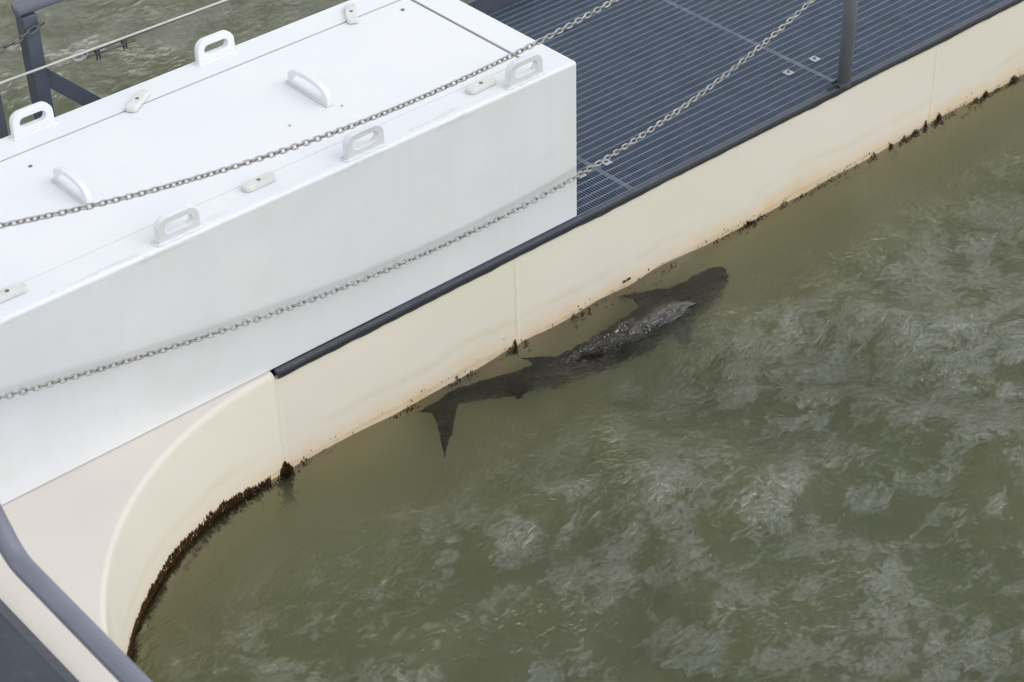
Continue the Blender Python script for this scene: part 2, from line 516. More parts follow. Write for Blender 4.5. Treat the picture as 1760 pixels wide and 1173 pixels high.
MUD = paint('grey_green_mud', (0.06, 0.06, 0.035), 0.9, 0.3, 1.5)
bed = mesh_obj('seabed', [(-299, -299, -3.0), (299, -299, -3.0), (299, 299, -3.0), (-299, 299, -3.0)], [(0, 1, 2, 3)], MUD)
tag(bed, 'dark muddy bed far below the murky water', 'seabed', kind='structure')

# ------------------------------------------------------------------ pontoon
D = 0.36                                   # deck level over the water
pont = empty('pontoon', (4.0, 4.6, 0.0))
tag(pont, 'cream painted floating pontoon with a rounded inner corner', 'pontoon')
AC, AR = Vector((2.40, 2.945)), 1.0        # centre and radius of the inner corner

def wall_pt(s):
    """point and outward normal on the wall: s < 0 runs round the corner, s > 0 along the straight side"""
    if s >= 0: return Vector((2.40+s, 3.945)), Vector((0, -1))
    a = min(-s/AR, PI/2)
    p = AC + AR*Vector((-math.sin(a), math.cos(a)))
    nrm = Vector((math.sin(a), -math.cos(a)))
    ex = -s/AR - PI/2
    if ex > 0: p = p - Vector((0, ex*AR))
    return p, nrm

# corner block with a rounded top edge: a profile swept along the wall
prof = [(0.0, -0.9), (0.0, D-0.016)]
for k in range(1, 6):
    a = k/5*PI/2
    prof.append((0.016*(1-math.cos(a)), D-0.016+0.016*math.sin(a)))
ss = [0.0] + [-x for x in np.linspace(0.02, PI/2, 70)] + [-(PI/2+0.5), -(PI/2+1.2), -(PI/2+3.5)]
V, F = [], []
for s in ss:
    p, nr = wall_pt(s)
    for (o, z) in prof:
        q = p - nr*o
        V.append((q.x, q.y, z))
np_ = len(prof)
for i in range(len(ss)-1):
    for j in range(np_-1):
        F.append((i*np_+j, (i+1)*np_+j, (i+1)*np_+j+1, i*np_+j+1))
top = [i*np_+np_-1 for i in range(len(ss))]
last = len(V)
yl = V[top[-1]][1]
V += [(-5, yl, D), (-5, 5.26, D), (2.40, 5.26, D), (-5, yl, -0.9), (-5, 5.26, -0.9), (2.40, 5.26, -0.9)]
# deck: fan of strips towards the far side
F.append(tuple(top + [last, last+1, last+2]))
F.append((last, last+3, last+4, last+1))
F.append((last+1, last+4, last+5, last+2))
F.append(tuple([last+2, last+5] + list(range(0, np_))))
F.append(tuple([(len(ss)-1)*np_+j for j in range(np_)][::-1] + [last+3, last])[::-1])
corner = mesh_obj('corner_block', V, F, CREAM, pont, smooth=False)
corner.data.materials.append(DECKP)
for pgn in corner.data.polygons[:(len(ss)-1)*(np_-1)]: pgn.use_smooth = True
corner.data.polygons[(len(ss)-1)*(np_-1)].material_index = 1
for pgn in corner.data.polygons[:(len(ss)-1)*(np_-1)]:
    if pgn.center.z > D-0.012: pgn.material_index = 1

# straight side
b = bm_box(2.4005, 11.0, 3.948, 5.26, -0.9, D-0.16, 0.0)
bm_box(2.4005, 11.0, 3.948, 3.966, D-0.16, D-0.024, bm=b)
bm_obj('side_block', b, CREAM, pont)
# upright welded joints
for x in (2.405, 3.315, 5.335):
    V, F = [], []
    for k, z in enumerate(np.linspace(-0.3, D-0.03, 30)):
        ww = 0.011+0.002*math.sin(k*1.7+x)
        for (dx, dy) in ((-ww, 0.0005), (-ww*0.5, -0.0022), (ww*0.5, -0.0022), (ww, 0.0005)):
            V.append((x+dx+0.001*math.sin(k*.9), 3.948+dy, z))
        if k:
            for j in range(3): F.append(((k-1)*4+j, (k-1)*4+j+1, k*4+j+1, k*4+j))
    mesh_obj('weld_joint', V, F, CREAM, pont, smooth=True)
# tray under the gratings
b = bm_box(2.41, 10.9, 3.967, 5.258, D-0.159, D-0.15)
bm_obj('tray_floor', b, TRAY, pont)
# edge angle, rubber gasket with an uneven lower edge, far toe plate
b = bm_box(2.412, 11.0, 3.9465, 3.9635, D-0.011, D+0.002, 0.0012, 1)
bm_obj('edge_strip', b, STRIP, pont)
V, F = [], []
for k, x in enumerate(np.arange(2.413, 9.0, 0.02)):
    zl = D-0.020-0.006*noise.noise((x*3.1, 0, 0))-0.004*noise.noise((x*17, 3, 0))
    V += [(x, 3.9475, D-0.0115), (x, 3.9442, D-0.0115), (x, 3.9428, zl), (x, 3.9475, zl-0.001)]
    if k:
        for j in range(3): F.append(((k-1)*4+j, k*4+j, k*4+j+1, (k-1)*4+j+1))
mesh_obj('rubber_gasket', V, F, RUBBER_SHADE, pont)
b = bm_box(2.42, 11.0, 5.212, 5.222, D-0.15, D+0.075, 0.002, 1)
bm_obj('toe_plate', b, NAVY, pont)

# ------------------------------------------------------------------ deck gratings
def make_grating(x0, label):
    x1 = x0+0.996
    g = empty('deck_grating', (x0, 3.97, D-0.03))
    tag(g, label, 'grating', 'steel deck gratings')
    zt = D-0.002
    bm = bmesh.new()
    n = 0
    xsb = [x0+0.0095]+list(np.arange(x0+0.0205, x1-0.016, 0.0111))+[x1-0.0095]
    for x in xsb:
        y0 = 3.968
        if abs(x-4.845) < 0.034: y0 = 3.998
        j = random.uniform(-.0004, .0004)
        bm_box(x-0.00135+j, x+0.00135+j, y0, 5.205, D-0.030, zt-0.0004, bm=bm)
    o = bm_obj('bearing_bars', bm, GRATE, g)
    tag(o, kind='stuff')
    for x in (x0+0.003, x1-0.003):
        y0 = 3.998 if abs(x-4.845) < 0.034 else 3.968
        bm_obj('end_bar', bm_box(x-0.0017, x+0.0017, y0, 5.205, D-0.030, zt+0.0004), GRATE_L, g)
    # cross bars: one mesh, shared
    bm = bm_box(0, 0.996, -0.0011, 0.0011, -0.009, 0.0)
    me = bpy.data.meshes.new('cross_bar'); bmesh.ops.recalc_face_normals(bm, faces=bm.faces); bm.to_mesh(me); bm.free()
    me.materials.append(GRATE_L)
    y = 3.9705
    while y < 5.21:
        c = bpy.data.objects.new('cross_bar', me)
        c.location = (0, y-3.97, zt+0.0006-(D-0.03))
        if abs(y-3.97) < 0.03 and x0 < 4.845 < x1+0.03: pass
        link(c, g)
        y += 0.0333
    return g

G = {}
G[0] = make_grating(2.834, 'blue grey steel deck grating with its end under the white box')
G[1] = make_grating(3.832, 'blue grey deck grating between the white box and the round post')
G[2] = make_grating(4.830, 'blue grey deck grating beyond the round post')
G[3] = make_grating(5.828, 'blue grey deck grating last in the row away from the white box')

def saddle_clip(g, x, y):
    bm = bm_box(x-0.016, x+0.016, y-0.016, y+0.016, D+0.0005, D+0.004, 0.001, 1)
    c = bm_obj('saddle_clip', bm, CLIP, g)
    V, F = tube_mesh([(x, y, D+0.003), (x, y, D+0.009)], 0.006, 6)
    mesh_obj('bolt', V, F, SCREW, c, off=g.location)
saddle_clip(G[2], 4.892, 4.146); saddle_clip(G[1], 4.753, 4.143); saddle_clip(G[1], 3.877, 4.141)
saddle_clip(G[0], 3.76, 4.141)

# pale plate lying under the bars
bm = bm_box(4.385, 4.525, 4.88, 4.985, D-0.0375, D-0.0345)
pl = bm_obj('cover_plate', bm, PLATE)
tag(pl, 'pale lilac plate showing under the bars of the grating', 'plate')

# ------------------------------------------------------------------ white storage box
BX0, BX1, BY0, BY1, BZ0, BZ1 = 0.90, 3.594, 3.967, 4.765, D+0.003, 0.915
LX0, LX1, LY0, LY1 = 1.05, 3.486, 4.0765, 4.652
box = empty('storage_box', (2.2, 4.37, BZ0))
tag(box, 'long white painted storage box on the pontoon deck', 'storage box')
bm = bmesh.new()
def bv(x, y, z): return bm.verts.new((x, y, z))
o_b = [bv(x, y, BZ0) for x, y in ((BX0, BY0), (BX1, BY0), (BX1, BY1), (BX0, BY1))]
o_t = [bv(x, y, BZ1) for x, y in ((BX0, BY0), (BX1, BY0), (BX1, BY1), (BX0, BY1))]
i_t = [bv(x, y, BZ1) for x, y in ((LX0, LY0), (LX1, LY0), (LX1, LY1), (LX0, LY1))]
i_b = [bv(x, y, BZ1-0.03) for x, y in ((LX0, LY0), (LX1, LY0), (LX1, LY1), (LX0, LY1))]
bm.faces.new(o_b[::-1]); bm.faces.new(i_b)
for k in range(4):
    j = (k+1) % 4
    bm.faces.new((o_b[k], o_b[j], o_t[j], o_t[k]))
    bm.faces.new((o_t[k], o_t[j], i_t[j], i_t[k]))
    bm.faces.new((i_t[k], i_t[j], i_b[j], i_b[k]))
bm.edges.ensure_lookup_table()
outer = [e for e in bm.edges if (e.verts[0] in o_t and e.verts[1] in o_t) or (e.verts[0] in o_b and e.verts[1] in o_t) or (e.verts[0] in o_t and e.verts[1] in o_b)]
bmesh.ops.bevel(bm, geom=outer, offset=0.011, segments=4, affect='EDGES', profile=0.5)
bm_obj('body', bm, WHITE, box)
bm = bm_box(LX0+0.008, LX1-0.009, LY0+0.0045, LY1-0.0045, BZ1-0.022, BZ1-0.001, 0.0025, 2)
lid = bm_obj('lid', bm, WHITE, box)
bm = bm_box(LX1-0.0085, LX1-0.0005, LY0+0.001, LY1-0.001, BZ1-0.029, BZ1-0.007)
bm_obj('seal_strip', bm, GAP, box)
for y in (LY0+0.00225, LY1-0.00225):
    bm_obj('seal_strip', bm_box(LX0+0.002, LX1-0.009, y-0.0021, y+0.0021, BZ1-0.029, BZ1-0.0035), SEAL, box)

def loop_plate(outer, inner, th, place):
    """plate with a slot: outer and inner loops of 2D points (u,v), equal counts; place maps (u,v,t) to the world"""
    n = len(outer); V, F = [], []
    for t in (-th/2, th/2):
        V += [place(u, v, t) for u, v in outer]; V += [place(u, v, t) for u, v in inner]
    for k in range(n):
        j = (k+1) % n
        F += [(k, j, n+j, n+k), (2*n+k, 3*n+k, 3*n+j, 2*n+j), (k, 2*n+k, 2*n+j, j), (n+k, n+j, 3*n+j, 3*n+k)]
    return V, F

def rrect(w, h, r, n=6, v0=0.0, flat_bottom=False):
    pts = []
    for (cx, cyv, a0) in ((w/2-r, h-r, 0), (-w/2+r, h-r, PI/2), (-w/2+r, r, PI), (w/2-r, r, 1.5*PI)):
        for k in range(n):
            a = a0+PI/2*k/(n-1)
            rr = r
            if flat_bottom and a0 >= PI:
                pts.append(((-1 if a0 < 4 else 1)*w/2, v0 + (0.0 if not (a0 < 4 and k == 0 or a0 > 4 and k == n-1) else 0.0) + 1e-5*k))
            else:
                pts.append((cx+rr*math.cos(a), v0+cyv+rr*math.sin(a)))
    return pts

# lifting lugs: slotted plates welded near the long edges, on a raised weld bead
def lug(x, y):
    outer = []
    W_, H_, r_ = 0.132, 0.076, 0.032
    for (cx, cz, a0) in ((W_/2-r_, H_-r_, 0), (-W_/2+r_, H_-r_, PI/2)):
        for k in range(8): a = a0+PI/2*k/7; outer.append((cx+r_*math.cos(a), cz+r_*math.sin(a)))
    for k in range(8): outer.append((-W_/2-0.001*k/7, 0.040*(1-k/7)-0.004*k/7))
    for k in range(8): outer.append((W_/2+0.001*(1-k/7), -0.004*(1-k/7)+0.040*k/7))
    inner = []
    w_, h_, z0, r_ = 0.084, 0.031, 0.025, 0.0150
    for (cx, cz, a0) in ((w_/2-r_, z0+h_-r_, 0), (-w_/2+r_, z0+h_-r_, PI/2), (-w_/2+r_, z0+r_, PI), (w_/2-r_, z0+r_, 1.5*PI)):
        for k in range(8): a = a0+PI/2*k/7; inner.append((cx+r_*math.cos(a), cz+r_*math.sin(a)))
    V, F = loop_plate(outer, inner, 0.022, lambda u, v, t: (x+u, y+t, BZ1+v))
    o = mesh_obj('lifting_lug', V, F, WHITE, box, smooth=False)
    bevel_mod(o, 0.0035, 3, 50)
    # weld bead round the foot
    ring = []
    for k in range(40):
        a = 2*PI*k/40
        u = (W_/2+0.004)*max(-1, min(1, 1.35*math.cos(a))); t = 0.0125*max(-1, min(1, 1.6*math.sin(a)))
        ring.append((x+u+0.0015*math.sin(7*a+x*9), y+t+0.0012*math.sin(11*a+x*5), BZ1+0.001))
    V, F = tube_mesh(ring+[ring[0]], [0.0045+0.0012*math.sin(k*2.3+x*7) for k in range(41)], 6, False)
    mesh_obj('weld_bead', V, F, GREYW if random.random() < 0 else WHITE, o, smooth=True, off=box.location)
LUG_F, LUG_B = (1.58, 2.185, 2.805, 3.401), (1.50, 2.178, 2.808)
for x in LUG_F: lug(x, 3.990)
for x in LUG_B: lug(x, 4.735)

# turn latches over the lid seams
def latch(x, y, ang, length=0.105, width=0.036):
    V, F = [], []
    pts = rrect(length, width, 0.0135, 6, -width/2)
    n = len(pts)
    ca, sa = math.cos(ang), math.sin(ang)
    prof = [(1.0, 0.002), (1.0, 0.011), (0.985, 0.0145), (0.94, 0.0155)]
    for (s, z) in prof:
        for (u, v) in pts:
            u2 = u - (1-s)*length/2*np.sign(u); v2 = v*(1-(1-s)*length/width*0.9)
            V.append((x+ca*u2-sa*v2, y+sa*u2+ca*v2, BZ1+z))
    for i in range(len(prof)-1):
        for k in range(n):
            F.append((i*n+k, i*n+(k+1) % n, (i+1)*n+(k+1) % n, (i+1)*n+k))
    F.append(tuple((len(prof)-1)*n+k for k in range(n))); F.append(tuple(range(n))[::-1])
    o = mesh_obj('turn_latch', V, F, GREYW, box)
    Vs, Fs = tube_mesh([(x, y, BZ1+0.014), (x, y, BZ1+0.0163)], 0.0062, 10)
    mesh_obj('screw', Vs, Fs, SCREW, o, off=box.location)
latch(3.279, 4.043, 0.05); latch(2.488, 4.050, 0.0); latch(1.709, 4.050, -0.02)
latch(3.274, 4.668, R(58), 0.115); latch(2.484, 4.662, R(34), 0.115)

# arched grab handles on the lid
def arch(x, ya, yb):
    yc, L = (ya+yb)/2, abs(yb-ya)
    N = 24
    outer, inner = [], []
    hh = 0.062
    for k in range(N):
        a = PI*k/(N-1)
        outer.append((L/2*math.cos(a), hh*math.sin(a)**0.5))
    for k in range(N):
        outer.append((-L/2+L*(k+1)/(N+1), 0.0))
    for k in range(N):
        a = PI*k/(N-1)
        inner.append(((L/2-0.026)*math.cos(a), 0.016+(hh-0.032)*math.sin(a)**0.55))
    for k in range(N):
        inner.append(((L/2-0.026)*(-1+2*(k+1)/(N+1)), 0.0158))
    V, F = loop_plate(outer, inner, 0.018, lambda u, v, t: (x+t, yc+u, BZ1-0.001+v))
    o = mesh_obj('grab_handle', V, F, WHITE, lid, off=box.location)
    bevel_mod(o, 0.003, 2, 50)
    bm = bm_box(x-0.0145, x+0.0115, yc-L/2-0.004, yc+L/2+0.004, BZ1-0.0012, BZ1+0.005, 0.0015, 1)
    bm_obj('handle_foot', bm, GREYW, lid)
arch(2.090, 4.278, 4.458); arch(2.888, 4.262, 4.462)
for (x, y, r_, mt_) in ((3.416, 4.589, 0.0062, SCREW), (2.071, 4.567, 0.0055, SCREW), (2.914, 4.238, 0.004, CLIP), (2.736, 4.251, 0.0045, CLIP)):
    V, F = tube_mesh([(x, y, BZ1-0.002), (x, y, BZ1+0.0015)], r_, 10)
    mesh_obj('screw_head', V, F, mt_, lid, off=box.location)

# ------------------------------------------------------------------ post and chains
PX, PY = 4.845, 3.966
post = empty('railing_post', (PX, PY, D))
tag(post, 'round grey steel post standing on the pontoon edge', 'post')
V, F = tube_mesh([(PX, PY, D-0.01), (PX, PY, 1.47)], 0.0245, 24)
o = mesh_obj('post_tube', V, F, POSTP, post, smooth=True)
V, F = [], []
for k in range(9):
    t = k/8
    r = 0.0245*math.cos(t*PI/2)+1e-4; z = 1.47+0.014*math.sin(t*PI/2)
    for j in range(24): a = 2*PI*j/24; V.append((PX+r*math.cos(a), PY+r*math.sin(a), z))
    if k:
        for j in range(24): F.append(((k-1)*24+j, (k-1)*24+(j+1) % 24, k*24+(j+1) % 24, k*24+j))
mesh_obj('end_cap', V, F, POSTP, post, smooth=True)
bm = bm_box(PX-0.085, PX-0.026, 3.9640, 3.9665, D-0.012, D+0.012)
bm_obj('bracket_plate', bm, STRIP, post)
bm = bm_box(PX-0.045, PX+0.05, 3.940, 3.963, D+0.0065, D+0.0105, 0.0015, 1)
bm_obj('foot_plate', bm, STRIP, post)
for z in (0.875, 1.335):
    ring = [(PX+0.0, PY-0.0245-0.007+0.007*math.cos(a), z+0.009*math.sin(a)) for a in np.linspace(0, 2*PI, 15)]
    V, F = tube_mesh(ring, 0.003, 6, False)
    mesh_obj('chain_eye', V, F, STEEL, post, smooth=True)

def link_mesh(name, L, W, r, mat, n=12, m=6):
    """one chain link lying in its local xz plane, long along x"""
    V, F = [], []
    cen = []
    hl, hw = L/2-r, W/2-r
    for k in range(n):
        a = 2*PI*k/n
        c, s = math.cos(a), math.sin(a)
        x = (hl-hw)*(1 if c > 0.01 else -1 if c < -0.01 else 0)+hw*c
        cen.append(Vector((x, 0, hw*s)))
    for k in range(n):
        t = (cen[(k+1) % n]-cen[k-1]).normalized()
        b = Vector((0, 1, 0)); a = t.cross(b)
        for j in range(m):
            an = 2*PI*j/m
            V.append(cen[k]+r*(math.cos(an)*a+math.sin(an)*b))
    for k in range(n):
        for j in range(m):
            F.append((k*m+j, k*m+(j+1) % m, ((k+1) % n)*m+(j+1) % m, ((k+1) % n)*m+j))
    me = bpy.data.meshes.new(name)
    me.from_pydata([tuple(v) for v in V], [], F); me.materials.append(mat)
    me.polygons.foreach_set('use_smooth', [True]*len(me.polygons))
    return me

def chain(name, zfun, x0, x1, yfun, me, pitch, label, group=None, roll0=0.35):
    xsn = np.linspace(x0, x1, 4000)
    P = np.stack([xsn, [yfun(x) for x in xsn], [zfun(x) for x in xsn]], 1)
    s = np.concatenate([[0], np.cumsum(np.linalg.norm(np.diff(P, axis=0), axis=1))])
    n = int(s[-1]/pitch)
    root = empty(name, (x0, yfun(x0), zfun(x0)))
    tag(root, label, 'chain', group)
    for i in range(n):
        d = (i+0.5)*pitch
        p = Vector([np.interp(d, s, P[:, k]) for k in range(3)])
        q = Vector([np.interp(min(d+0.004, s[-1]), s, P[:, k]) for k in range(3)])
        t = (q-p).normalized()
        side = t.cross(Vector((0, 0, 1))).normalized()
        up = side.cross(t)
        an = roll0 + (PI/2 if i % 2 else 0) + 0.35*math.sin(i*0.11)+random.uniform(-.14, .14)
        zz = math.cos(an)*up+math.sin(an)*side
        yy = zz.cross(t)
        o = bpy.data.objects.new('link', me)
        o.matrix_local = Matrix.Translation(p-root.location) @ Matrix((t, yy, zz)).transposed().to_4x4()
        link(o, root)
    return root

LINK = link_mesh('link', 0.0288, 0.0185, 0.0026, STEEL)
CY = 3.928
up_x = np.array([1.675, 2.163, 2.587, 3.005, 3.351, 3.707]); up_z = np.array([1.203, 1.113, 1.065, 1.051, 1.060, 1.093])
cu = np.polyfit(up_x, up_z, 2)
lo_x = np.array([1.581, 2.092, 2.654, 3.106, 3.564, 3.952, 4.344, 4.6]); lo_z = np.array([.724, .627, .557, .525, .545, .597, .691, .779])
cl = np.polyfit(lo_x, lo_z, 3)
chain('chain', lambda x: float(np.polyval(cu, x)), 1.17, 4.84, lambda x: CY, LINK, 0.0190,
      'upper galvanised guard chain hanging across the top of the white box', 'guard chains along the pontoon edge')
chain('chain', lambda x: float(np.polyval(cl, x)), 1.17, 4.84, lambda x: CY, LINK, 0.0190,
      'lower guard chain sagging in front of the white box side', 'guard chains along the pontoon edge', roll0=0.75)

# ------------------------------------------------------------------ far railing
FY = 5.10
rail = empty('far_railing', (2.40, FY, D))
tag(rail, 'blue grey square post railing with a flat brace behind the white box', 'railing')
bm = bm_box(2.366, 2.416, FY-0.025, FY+0.025, D-0.001, 1.075, 0.004, 2)
p1 = bm_obj('post', bm, NAVY, rail)
bm = bm_box(2.205, 2.252, FY-0.025, FY+0.025, D-0.001, 1.03, 0.004, 2)
bm_obj('post', bm, NAVY, rail)
# flat brace running down at 45 degrees
def slab(pts, y0, y1):
    V = [(x, y0, z) for x, z in pts]+[(x, y1, z) for x, z in pts]
    n = len(pts)
    F = [tuple(range(n)), tuple(range(n, 2*n))[::-1]]+[(k, n+k, n+(k+1) % n, (k+1) % n) for k in range(n)]
    return V, F
V, F = slab([(2.417, 0.885), (2.417, 0.815), (2.86, D), (2.93, D)], FY-0.006, FY+0.006)
br = mesh_obj('brace', V, F, NAVY, rail)
V, F = tube_mesh([(2.28, FY, 1.098), (3.4, FY, 1.098)], 0.024, 16)
V, F = tube_mesh([(2.36, FY, 1.098), (2.90, FY, 1.098)], 0.024, 16)
mesh_obj('handrail', V, F, TUBE, rail, smooth=True)

# chain shackled to the far post
LINK2 = link_mesh('link', 0.040, 0.022, 0.0032, STEEL_D)
chain('chain', lambda x: 1.046-0.30*(2.43-x)+0.42*(2.43-x)**2, 1.90, 2.43, lambda x: FY-0.035, LINK2, 0.028,
      'short dark chain hooked to the top of the square far post')
# white coated wire in front of the post
wv, wf = tube_mesh([(x, FY-0.05, 0.917-0.011*(x-2.3)-0.006*math.sin((x-1.6)*1.1)) for x in np.linspace(1.5, 4.0, 60)], 0.0040, 8)
tag(mesh_obj('guard_wire', wv, wf, WIRE, smooth=True), 'pale coated guard wire stretched in front of the square far post', 'wire')
# dark wire rope with shackle, thimble and clips
rope = empty('wire_rope', (2.43, FY-0.02, 0.88))
tag(rope, 'dark steel wire rope with clips and a long shackle fixed to the far post', 'wire rope')
yz = FY-0.03
def ropez(x): return 0.893-0.004*(x-2.43)
V, F = tube_mesh([(x, yz, ropez(x)) for x in np.linspace(2.545, 4.0, 30)], 0.0045, 8)
mesh_obj('strand', V, F, STEEL_D, rope, smooth=True)
V, F = tube_mesh([(x, yz-0.004, ropez(x)-0.011-0.004*math.sin((x-2.55)*14)) for x in np.linspace(2.55, 2.72, 12)], 0.0042, 8)
mesh_obj('strand', V, F, STEEL_D, rope, smooth=True)
sh = [(2.42, yz, ropez(2.42)+0.006), (2.49, yz, ropez(2.49)+0.006), (2.505, yz, ropez(2.5)), (2.49, yz, ropez(2.49)-0.009), (2.42, yz, ropez(2.42)-0.010)]
V, F = tube_mesh(bend_path(sh, 0.006, 4), 0.0036, 8)
mesh_obj('shackle', V, F, STEEL, rope, smooth=True)
th = [(2.528+0.026*math.cos(a), yz, ropez(2.53)+0.014*math.sin(a)) for a in np.linspace(0, 2*PI, 21)]
V, F = tube_mesh(th, 0.005, 8, False)
mesh_obj('thimble', V, F, CLIP, rope, smooth=True)
for x in (2.588, 2.685):
    bm = bm_box(x-0.008, x+0.008, yz-0.010, yz+0.008, ropez(x)-0.022, ropez(x)+0.006, 0.002, 1)
    c = bm_obj('rope_clip', bm, STEEL_D, rope)
    for dz in (-0.004, 0.006):
        V, F = tube_mesh([(x+dz, yz-0.004, ropez(x)-0.034), (x+dz, yz-0.004, ropez(x)-0.018)], 0.0032, 6)
        mesh_obj('bolt', V, F, STEEL_D, c, off=rope.location)

# ------------------------------------------------------------------ near handrail and dark deck plate
hr = empty('handrail', (1.31, 2.3, D))
tag(hr, 'bent grey tube handrail over the cream deck corner', 'handrail')
path = bend_path([(1.305, 1.6, 0.71), (1.314, 3.385, 0.71), (1.306, 3.66, 1.08), (1.30, 3.80, 1.27)], 0.05, 8)
V, F = tube_mesh(path, 0.0255, 24)
mesh_obj('rail_tube', V, F, TUBE, hr, smooth=True)
for y in (2.25, 1.65):
    V, F = tube_mesh([(1.307, y, D+0.04), (1.307, y, 0.71)], 0.021, 16)
    mesh_obj('stanchion', V, F, TUBE, hr, smooth=True)

dp = empty('deck_plate', (0.8, 2.2, D))
tag(dp, 'dark grey steel deck plate with a sloping rim under the tube handrail', 'deck plate')
bm = bm_box(0.2, 1.352, 0.6, 3.90, D+0.002, D+0.016, 0.002, 1)
bm_obj('rim', bm, STRIP, dp)
V, F = [], []
for (x, z) in ((1.350, D+0.0165), (1.347, D+0.026), (1.318, D+0.040), (1.312, D+0.0385), (0.2, D+0.0385)):
    V += [(x, 0.61, z), (x, 3.89, z)]
for k in range(4): F.append((2*k, 2*k+1, 2*k+3, 2*k+2))
PANEL = paint('dark_blue_grey_plate', (0.052, 0.058, 0.076), 0.4, 0.3, 5, 0.1, dirt=(0.14, 0.15, 0.17), dirt_amt=0.4)
pt = mesh_obj('plate_top', V, F, PANEL, dp)
pt.data.materials.append(STRIP); pt.data.materials.append(RUBBER_SHADE)
pt.data.polygons[0].material_index = 2; pt.data.polygons[1].material_index = 1  # lowest face coloured black to draw the shadow gap along the plate edge

# ------------------------------------------------------------------ shark
def catmull(P, n):
    P = [np.array(p, float) for p in P]
    P = [2*P[0]-P[1]]+P+[2*P[-1]-P[-2]]
    outp = []
    segs = len(P)-3
    for i in range(n):
        u = i/(n-1)*segs
        k = min(int(u), segs-1); t = u-k
        a, b, c, d = P[k:k+4]
        outp.append(0.5*((2*b)+(-a+c)*t+(2*a-5*b+4*c-d)*t*t+(-a+3*b-3*c+d)*t**3))
    return outp

def fin(root_a, root_b, tip, th, rows=7, sweep=0.25):
    """flat tapered fin between a root line and a tip; returns verts, faces"""
    a, b, t = (Vector(v) for v in (root_a, root_b, tip))
    nrm = (b-a).cross(t-a).normalized()
    V, F = [], []
    m = 9
    for i in range(rows):
        u = i/(rows-1)
        e = a.lerp(t, u); g = b.lerp(t, u)
        bow = math.sin(u*PI)*sweep
        e = e + (a-b)*bow*0.35
        g = g + (a-b)*bow*0.45
        if i == rows-1: e = t+(a-b)*0.04; g = t-(a-b)*0.04
        ring = []
        for k in range(m):
            v = k/(m-1)
            hgt = th*(1-0.75*u)*math.sin(max(0.04, min(1, v))*PI)**0.6
            ring.append((e.lerp(g, v), hgt if 0 < k < m-1 else th*0.12))
        for p, hgt in ring: V.append(p+nrm*hgt)
        for p, hgt in ring[::-1]: V.append(p-nrm*hgt)
    M2 = 2*m
    for i in range(rows-1):
        for k in range(M2):
            F.append((i*M2+k, i*M2+(k+1) % M2, (i+1)*M2+(k+1) % M2, (i+1)*M2+k))
    F.append(tuple(range(M2))[::-1]); F.append(tuple(range((rows-1)*M2, rows*M2)))
    return V, F

# spine: x, y, z, half width, half height
spine = [
    (4.128, 3.832, -0.046, 0.012, 0.010),
    (4.095, 3.822, -0.050, 0.040, 0.026),
    (4.030, 3.806, -0.062, 0.067, 0.042),
    (3.950, 3.792, -0.074, 0.085, 0.054),
    (3.850, 3.786, -0.072, 0.091, 0.060),
    (3.740, 3.782, -0.070, 0.080, 0.062),
    (3.620, 3.780, -0.066, 0.075, 0.060),
    (3.500, 3.784, -0.068, 0.070, 0.056),
    (3.380, 3.796, -0.062, 0.062, 0.052),
    (3.260, 3.826, -0.064, 0.051, 0.046),
    (3.150, 3.862, -0.055, 0.042, 0.036),
    (3.060, 3.892, -0.046, 0.034, 0.028),
    (2.995, 3.898, -0.037, 0.030, 0.022),
    (2.950, 3.880, -0.034, 0.018, 0.014)]
sp = catmull(spine, 80)
V, F = [], []
m = 24
for i, s in enumerate(sp):
    p = Vector(s[:3])
    t = Vector(sp[min(i+1, 79)][:3]-sp[max(i-1, 0)][:3]).normalized()
    side = t.cross(Vector((0, 0, 1))).normalized(); upv = side.cross(t)
    for k in range(m):
        a = 2*PI*k/m
        V.append(p+side*s[3]*math.cos(a)+upv*s[4]*math.sin(a)*(1.0 if math.sin(a) > 0 else 1.1))
    if i:
        for k in range(m): F.append(((i-1)*m+k, (i-1)*m+(k+1) % m, i*m+(k+1) % m, i*m+k))
F.append(tuple(range(m))[::-1]); F.append(tuple(range(79*m, 80*m)))
def addm(vf):
    o = len(V)
    V.extend(vf[0]); F.extend([tuple(i+o for i in f) for f in vf[1]])
# pectoral fins, pelvic fins, anal fin, tail lobes
addm(fin((3.950, 3.840, -0.040), (3.725, 3.820, -0.040), (3.752, 3.938, -0.030), 0.012, sweep=0.30))
addm(fin((3.930, 3.730, -0.075), (3.790, 3.730, -0.075), (3.800, 3.640, -0.150), 0.011, sweep=-0.2))
addm(fin((3.420, 3.830, -0.045), (3.290, 3.845, -0.045), (3.305, 3.925, -0.050), 0.009, sweep=0.15))
addm(fin((3.285, 3.800, -0.026), (3.100, 3.865, -0.026), (3.150, 3.752, -0.022), 0.010, sweep=0.15))
addm(fin((3.035, 3.895, -0.034), (2.910, 3.890, -0.034), (2.803, 3.695, -0.036), 0.009, rows=12, sweep=0.10))
addm(fin((3.00, 3.915, -0.030), (2.925, 3.865, -0.030), (2.872, 3.925, -0.034), 0.009, sweep=0.05))
